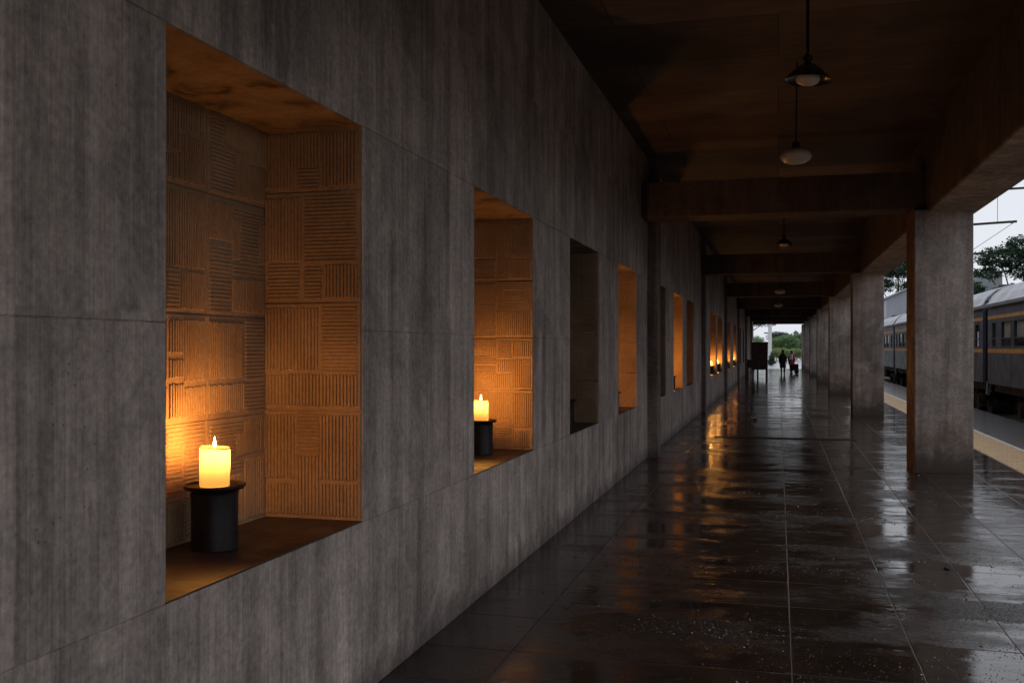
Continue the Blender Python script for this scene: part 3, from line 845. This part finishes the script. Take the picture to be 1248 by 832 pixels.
tree('broadleaf_tree', tb(1187, 105), 9, [(0, 0, 8.3, 1.0, 1, .9), (.8, 0, 7.5, .8, 1, .6), (-1.2, 0, 7.9, 1.2, 1, 1.2)], M['leaf_dark'], 'small dark tree showing just right of the nearest column', seed=9, n=2600, ls=.16)
tree('broadleaf_tree', tb(1094, 120), 15, [(0, 0, 12.2, 3.0, 3, 1.7), (-2, 0, 9.8, 1.9, 2, 1.0), (1.9, 0, 9.2, 2.0, 2, 1.2), (3.6, 0, 11.6, 2.6, 2, 1.7), (.2, 0, 14, 2.6, 2, 1.0)], M['leaf_dark'],
     'dark green tree above the shed between the two nearest columns', seed=12, n=7500, ls=.2)
# far opening
g = 'trees beyond the far opening'
tree('broadleaf_tree', tb(905, 96, -.03), 8, [(.6, 0, 4.1, 2.3, 1.5, .42), (-1.2, 0, 4.6, 2.2, 1.5, 1.0), (1.9, 0, 3.95, 1.4, 1, .25)], M['leaf_grey_green'], 'dark branch of a tree hanging into the far opening from the left', 'tree', g, seed=21, n=3200, ls=.10, tr=.14)
tree('round_shrub', tb(919, 112, -.03), 3, [(0, 0, 1.9, 1.6, 1.4, 1.05)], M['leaf_mid_hazed'], 'round mid green shrub behind the dark cabinet', 'shrub', g, seed=22, n=3000, ls=.10, tr=.1)
tree('broadleaf_tree', tb(949, 150, -.03), 5, [(0, 0, 3.6, 1.5, 1.5, .45), (-.6, 0, 3.2, 1.2, 1.2, .5)], M['leaf_grey_green'], 'grey green tree top highest behind the white post', 'tree', g, seed=23, n=2600, ls=.12, tr=.1)
tree('broadleaf_tree', tb(957, 135, -.03), 5, [(0, 0, 2.3, 1.9, 1.5, 1.05), (-1.2, 0, 1.9, 1.0, 1, .9)], M['leaf_mid_hazed'], 'bright green tree behind the two walking people', 'tree', g, seed=24, n=5000, ls=.12, tr=.1)
tree('broadleaf_tree', tb(971, 140, -.03), 5, [(0, 0, 2.6, 1.7, 1.4, 1.1), (1.5, 0, 2.8, 1.6, 1.4, 1.2)], M['leaf_mid_hazed'], 'green tree at the right side of the far opening', 'tree', g, seed=25, n=4500, ls=.12, tr=.1)
for k, (u, D_) in enumerate(((946, 126), (958, 124), (969, 125))):
    tree('low_shrub', tb(u, D_, -.03), 2, [(0, 0, 1.0, 1.0, .8, .55)], M['leaf_pale'], ['pale yellow green shrub just right of the white post', 'pale shrub behind the person in black', 'pale shrub at the right edge of the far opening'][k], 'shrub', g, seed=30+k, n=1500, ls=.10, tr=.05)
# a white van between post and people, and a low wall
bp = tb(947, 165, -.03)
t = empty('parked_van', bp, 'pale van parked far off between the white post and the person in black', 'van')
b = MB()
prof = [(-1.7, .35), (-1.7, 1.55), (-1.5, 1.8), (.7, 1.8), (1.15, 1.2), (1.75, 1.0), (1.8, .4)]
k = len(b.v)
for y in (-.8, .8):
    for x, z in prof: b.v.append((x*.62, y, z*.75))
m = len(prof)
b.f += [tuple(range(m)), tuple(range(m, 2*m))[::-1]]+[(i, (i+1) % m, m+(i+1) % m, m+i) for i in range(m)]
b.build('body', M['vanwhite'], t)
b = MB(); b.quad((.45, -.81, .9), (.68, -.81, .9), (.5, -.81, 1.25), (.35, -.81, 1.25)); b.v = [(x, y, z) for x, y, z in b.v]; b.build('side_window', M['tframe'], t)
for x in (-.65, .7):
    b = MB(); b.tube((x, -.82, .25), (x, -.6, .25), .24, n=16); b.build('wheel', M['black'], t)
# dark conical shrub
tree('conical_shrub', tb(940.5, 92, -.03), 2, [(0, 0, .35, .38, .35, .35), (0, 0, .75, .27, .25, .3), (0, 0, 1.1, .13, .12, .22)], M['leaf_dark'], 'small dark conical shrub at the foot of the white post', 'shrub', None, seed=41, n=1800, ls=.05, tr=.04)
# white post
t = empty('lamp_post', tb(938.3, 95, -.03), 'tall white post with a cross arm beyond the far opening', 'post')
b = MB(); b.box(-.17, .17, -.17, .17, 0, 7.2, .02); b.build('post', M['postwhite'], t)
b = MB(); b.box(-.55, .9, -.06, .06, 3.0, 3.12); b.build('cross_arm', M['galv'], t)
# grey shed beyond the train
pA, pB = P(1080, 424, 100), P(1240, 424, 100)
t = empty('railway_shed', (pA.x, pA.y, -.6), 'pale grey shed with a sloping roof between the two nearest columns', 'shed')
b = MB(); w = 9.0
V = [(0, 0, 0), (w, 0, 0), (w, 0, 6.7), (w/2, 0, 9.2), (0, 0, 7.2)]
k = len(b.v)
for y in (0, 22):
    for q in V: b.v.append((q[0], y, q[2]))
b.f += [(0, 1, 2, 3, 4), (9, 8, 7, 6, 5)]+[(i, 5+i, 5+(i+1) % 5, (i+1) % 5) for i in (0, 1, 4)]
b.build('wall', M['shed'], t)
b = MB()
for (x0, z0, x1, z1) in ((-.25, 7.08, w/2, 9.22), (w/2, 9.22, w+.25, 6.6)):
    k = len(b.v)
    for y in (-.3, 22.3): b.v += [(x0, y, z0), (x1, y, z1), (x1, y, z1+.14), (x0, y, z0+.14)]
    b.f += [(k, k+1, k+2, k+3), (k+7, k+6, k+5, k+4)]+[(k+i, k+4+i, k+4+(i+1) % 4, k+(i+1) % 4) for i in range(4)]
b.build('roof', M['shedroof'], t)
b = MB(); b.box(.6, 3.2, -.05, -.004, .1, 4.2); b.build('door', M['galv'], t)
# small grey building
pA = P(1196, 424, 130)
t = empty('grey_building', (pA.x, pA.y, -.6), 'small grey green building showing above the coach roof left of the dark tree', 'building')
b = MB(); b.box(0, 2.5, 0, 8, 0, 11.9); b.build('wall', M['render'], t)
b = MB(); b.box(-.1, 2.6, -.1, 8.1, 11.9, 12.15); b.build('roof', M['shedroof'], t)
b = MB(); b.box(.8, 1.5, -.03, -.003, 8.0, 9.3); b.build('window', M['tframe'], t)
# far background tree line
r = random.Random(5); b = MB()
for k in range(9000):
    th = r.uniform(-.62, .62); dd = r.uniform(330, 420); x = math.sin(th)*dd; y = math.cos(th)*dd
    hgt = 5+2.5*math.sin(th*23)+1.5*math.sin(th*61)
    if y < 250: continue
    z = -.6+r.uniform(0, 1)*max(1.5, hgt)
    a = Vector((r.uniform(-1, 1), r.uniform(-1, 1), r.uniform(-1, 1))).normalized(); c2 = a.cross(Vector((0, 0, 1))+a*.1).normalized(); s = r.uniform(.7, 1.6); p = Vector((x, y, z))
    b.quad(p-a*s, p-c2*s*.7, p+a*s, p+c2*s*.7)
tag(b.build('distant_woodland', M['leaf_grey_green']), 'low far off belt of grey green woodland', 'woodland', kind='stuff')

# ------------------------------------------------------------------ cabinet, table, people at the far end
bp = tb(926, 54.5, 0)
t = empty('wooden_cabinet', bp, 'tall dark wooden cabinet standing on legs near the far opening', 'cabinet')
b = MB(); b.box(-.42, .42, -.25, .25, .42, 1.86, .01); b.box(-.45, .45, -.28, .28, 1.86, 1.92, .005); b.box(.30, .42, -.24, .24, 0, .44); b.build('body', M['wood'], t)
for s in (-1, 1):
    b = MB(); b.box(-.41 if s < 0 else .005, -.005 if s < 0 else .41, -.268, -.252, .46, 1.82, .003); dr = b.build('door', M['wood2'], t)
    b = MB(); b.tube((s*.05, -.285, 1.1), (s*.05, -.285, 1.22), .008, n=6); b.build('handle', M['galv'], dr)
for sx in (-1, 1):
    for sy in (-1, 1):
        b = MB(); b.tube((sx*.36, sy*.2, 0), (sx*.36, sy*.2, .42), .035, .05, 8); b.build('leg', M['wood'], t)
bp = tb(916.5, 52.5, 0)
t = empty('side_table', bp, 'dark narrow table in front of the tall cabinet by the wall', 'table')
b = MB(); b.box(-.28, .34, -.25, .25, .94, .99, .005); b.box(-.25, .31, -.22, .22, .55, .94); b.build('tabletop', M['wood'], t)
for sx in (-.23, .29):
    for sy in (-.2, .2):
        b = MB(); b.box(sx-.04, sx+.04, sy-.04, sy+.04, 0, .82); b.build('leg', M['wood'], t)

def skinobj(name, pts, edges, rad, mat, parent, sub=1):
    me = bpy.data.meshes.new(name); me.from_pydata(pts, edges, []); me.update()
    o = bpy.data.objects.new(name, me); C.objects.link(o); o.parent = parent
    me.materials.append(mat)
    md = o.modifiers.new('skin', 'SKIN'); md.use_smooth_shade = True
    for i, v in enumerate(me.skin_vertices[0].data):
        v.radius = rad[i] if isinstance(rad[i], tuple) else (rad[i], rad[i]); v.use_root = (i == 0)
    s = o.modifiers.new('sub', 'SUBSURF'); s.levels = sub; s.render_levels = sub
    # bake to plain geometry so every copy and mask sees the same mesh
    dg = bpy.context.evaluated_depsgraph_get(); ev = o.evaluated_get(dg)
    nm = bpy.data.meshes.new_from_object(ev); o.modifiers.clear(); o.data = nm
    for p in nm.polygons: p.use_smooth = True
    return o
def person(loc, h, rz, label, coat, legs, stride=.14, lean=0.0, armf=.1, coatlen=.40, hood=False, pack=None):
    t = empty('person', loc, label, 'person', rz=rz); s = h/1.7
    def V(x, y, z): return (x*s, (y-lean*max(0, z-.9))*s, z*s)      # faces -Y
    # body: pelvis, spine, neck, head, limbs, fingers
    pts = [V(0, 0, .93), V(0, 0, 1.15), V(0, 0, 1.36), V(0, 0, 1.46), V(0, -.01, 1.53), V(0, -.015, 1.63)]
    rad = [(.125, .10), (.12, .09), (.13, .09), (.05, .05), (.072, .085), (.068, .078)]
    ed = [(0, 1), (1, 2), (2, 3), (3, 4), (4, 5)]
    def chain(start, ps, rs):
        last = start
        for p, rr in zip(ps, rs):
            pts.append(V(*p)); rad.append(rr); ed.append((last, len(pts)-1)); last = len(pts)-1
        return last
    for sd in (-1, 1):
        f = stride*sd
        chain(0, [(sd*.09, 0, .86), (sd*.10, -f*.5-.02, .49), (sd*.10, -f+.02, .09), (sd*.10, -f-.12, .035)], [.085, .058, .040, .03])
        a = -armf*sd
        wr = chain(2, [(sd*.17, 0, 1.36), (sd*.22, a*.2+.02, 1.10), (sd*.23, a-.04, .88), (sd*.235, a-.055, .80)], [.055, .043, .03, .036])
        for q in range(5):
            dx = (q-2)*.017; 
            if q == 0: chain(wr, [(sd*.235-.0, a-.10, .80), (sd*.235, a-.115, .765)], [.011, .009])
            else: chain(wr, [(sd*.235, a-.055+dx, .755), (sd*.232, a-.06+dx, .725-.006*abs(q-2))], [.010, .008])
    # nose and ears
    chain(4, [(0, -.10, 1.56)], [.016])
    for sd in (-1, 1): chain(4, [(sd*.082, 0, 1.56)], [.018])
    rad = [tuple(x*s for x in (q if isinstance(q, tuple) else (q, q))) for q in rad]
    skinobj('body', pts, ed, rad, M['skin'], t)
    # coat: rings round the trunk, open at neck and hem, plus sleeves
    hem = .93-coatlen*.6
    b = MB(); rings = [(1.48, .075, .075), (1.43, .15, .10), (1.36, .205, .125), (1.2, .185, .135), (1.0, .185, .145), (.85, .20, .155), (hem, .215, .165)]
    n = 20
    for (z, rx, ry) in rings:
        for k in range(n):
            a = 2*math.pi*k/n; b.v.append(V(rx*math.cos(a)*(1+.03*math.sin(5*a+z*9)), ry*math.sin(a), z))
    for i in range(len(rings)-1):
        for k in range(n): b.f.append((i*n+k, i*n+(k+1) % n, (i+1)*n+(k+1) % n, (i+1)*n+k))
    b.build('coat', coat, t, smooth=True)
    for sd in (-1, 1):
        a = -armf*sd
        ps = [V(sd*.16, 0, 1.38), V(sd*.225, a*.2+.02, 1.10), V(sd*.235, a-.03, .90)]
        skinobj('sleeve', ps, [(0, 1), (1, 2)], [.075*s, .062*s, .05*s], coat, t)
        f = stride*sd
        ps = [V(sd*.08, 0, .92), V(sd*.10, -f*.5-.02, .49), V(sd*.10, -f+.02, .12)]
        skinobj('trouser_leg', ps, [(0, 1), (1, 2)], [.10*s, .075*s, .06*s], legs, t)
        b = MB(); x, y, z = V(sd*.10, -f-.05, .04); b.box(x-.045*s, x+.045*s, y-.13*s, y+.11*s, 0, .08*s, .015); b.build('shoe', M['black'], t)
    b = MB()
    prof = [(1e-4, -.10), (.05, -.09), (.082, -.04), (.092, .02), (.085, .075), (.05, .105), (1e-4, .115)]
    cx, cy, cz = V(0, .02, 1.60)
    b.lathe([(r_*s*(1.15 if hood else 1), z_*s*(1.15 if hood else 1)) for r_, z_ in prof], (cx, cy, cz), 18)
    b.build('hood' if hood else 'hair', coat if hood else M['hairc'], t, smooth=True)
    if pack:
        b = MB(); x, y, z = V(0, .20, 1.22); b.box(x-.13*s, x+.13*s, y-.07*s, y+.09*s, z-.2*s, z+.2*s, .04*s); b.build('backpack', pack, t)
    return t
person(tb(954, 59.5, 0), 1.47, R(180), 'person in a long black coat walking away at the far opening', M['blackcloth'], M['blackcloth'], stride=.10, hood=True, coatlen=.75)
person(tb(964.3, 62, 0), 1.44, R(165), 'person in a magenta top with a white backpack at the far opening', M['pink'], M['darkcloth'], stride=.22, lean=.12, pack=M['whitecloth'])
bp = tb(969, 61.5, 0)
t = empty('hand_cart', bp, 'dark two wheeled hand cart beside the person in magenta', 'cart')
b = MB(); b.box(-.15, .20, -.2, .2, .22, .62, .03); b.build('bag', M['blackcloth'], t)
b = MB(); b.tube((-.12, 0, .2), (-.38, 0, .92), .014, n=6); b.tube((-.38, -.15, .92), (-.38, .15, .92), .016, n=6); b.build('handle', M['black'], t)
for y in (-.23, .23):
    b = MB(); b.tube((.08, y-.02, .14), (.08, y+.02, .14), .14, n=16); b.build('wheel', M['black'], t)

# small scraps on the floor
for (u, v, s, lab) in ((919, 511, .10, 'small pale scrap lying on the wet floor near the middle'), (1154, 693, .022, 'dark pebble on the wet floor below the nearest column'),
                       (1230, 586, .022, 'dark crumb beside the tactile strip')):
    D_ = 1213*EYE/(v-424); p = P(u, v, D_)
    bm = bmesh.new(); bmesh.ops.create_icosphere(bm, subdivisions=2, radius=s)
    rr = random.Random(int(u))
    for q in bm.verts: q.co *= rr.uniform(.6, 1.15); q.co.z *= .45
    mb = MB(); mb.bm(bm); bm.free()
    o = mb.build('scrap', M['debris'] if u == 919 else M['black'], loc=None); o.location = (p.x, p.y, s*.25); tag(o, lab, 'debris')

# ------------------------------------------------------------------ light
w = bpy.data.worlds.new('World'); S.world = w; w.use_nodes = True; nt = w.node_tree
bg = nt.nodes['Background']
sky = N(nt, 'ShaderNodeTexSky', sky_type='NISHITA'); sky.sun_disc = False; sky.sun_elevation = R(38); sky.sun_rotation = R(70); sky.air_density = 1.5; sky.dust_density = 3
tc = N(nt, 'ShaderNodeTexCoord')
cl = noise(nt, tc.outputs['Generated'], 2.2, 5, .5)
cloud = ramp(nt, cl, [(.3, (.78, .815, .90)), (.7, (.90, .925, .985))])
cloud = mix(nt, 1.0, cloud, (8.2, 8.2, 8.2), 'MULTIPLY')
c = mix(nt, .93, sky.outputs[0], cloud)
L(nt, c, bg.inputs['Color']); bg.inputs['Strength'].default_value = .10
sl = bpy.data.lights.new('sun', 'SUN'); sl.energy = .5; sl.angle = R(20); sl.color = (1, .97, .93)
so = bpy.data.objects.new('sun', sl); C.objects.link(so)
el, rot = R(50), R(70)
dirv = Vector((math.sin(rot)*math.cos(el), math.cos(rot)*math.cos(el), math.sin(el)))
so.rotation_euler = (-dirv).to_track_quat('-Z', 'Y').to_euler()
sky.sun_elevation = el

# ------------------------------------------------------------------ camera
cam = bpy.data.cameras.new('camera'); co_ = bpy.data.objects.new('camera', cam); C.objects.link(co_)
cam.lens = 35.0; cam.sensor_width = 36.0; cam.clip_end = 3000; cam.clip_start = .05
cam.shift_y = 8/1248
co_.location = (0, 0, EYE); co_.rotation_euler = (R(90), 0, YAW)
cam.dof.use_dof = False
S.camera = co_
vs = S.view_settings; vs.view_transform = 'Standard'; vs.look = 'None'; vs.exposure = .28; vs.gamma = 1; vs.use_curve_mapping = False
S.cycles.max_bounces = 8; S.cycles.diffuse_bounces = 4; S.cycles.glossy_bounces = 4; S.cycles.transparent_max_bounces = 8
S.cycles.use_denoising = True
for o in bpy.data.objects:
    if '_w' in o.keys(): del o['_w']
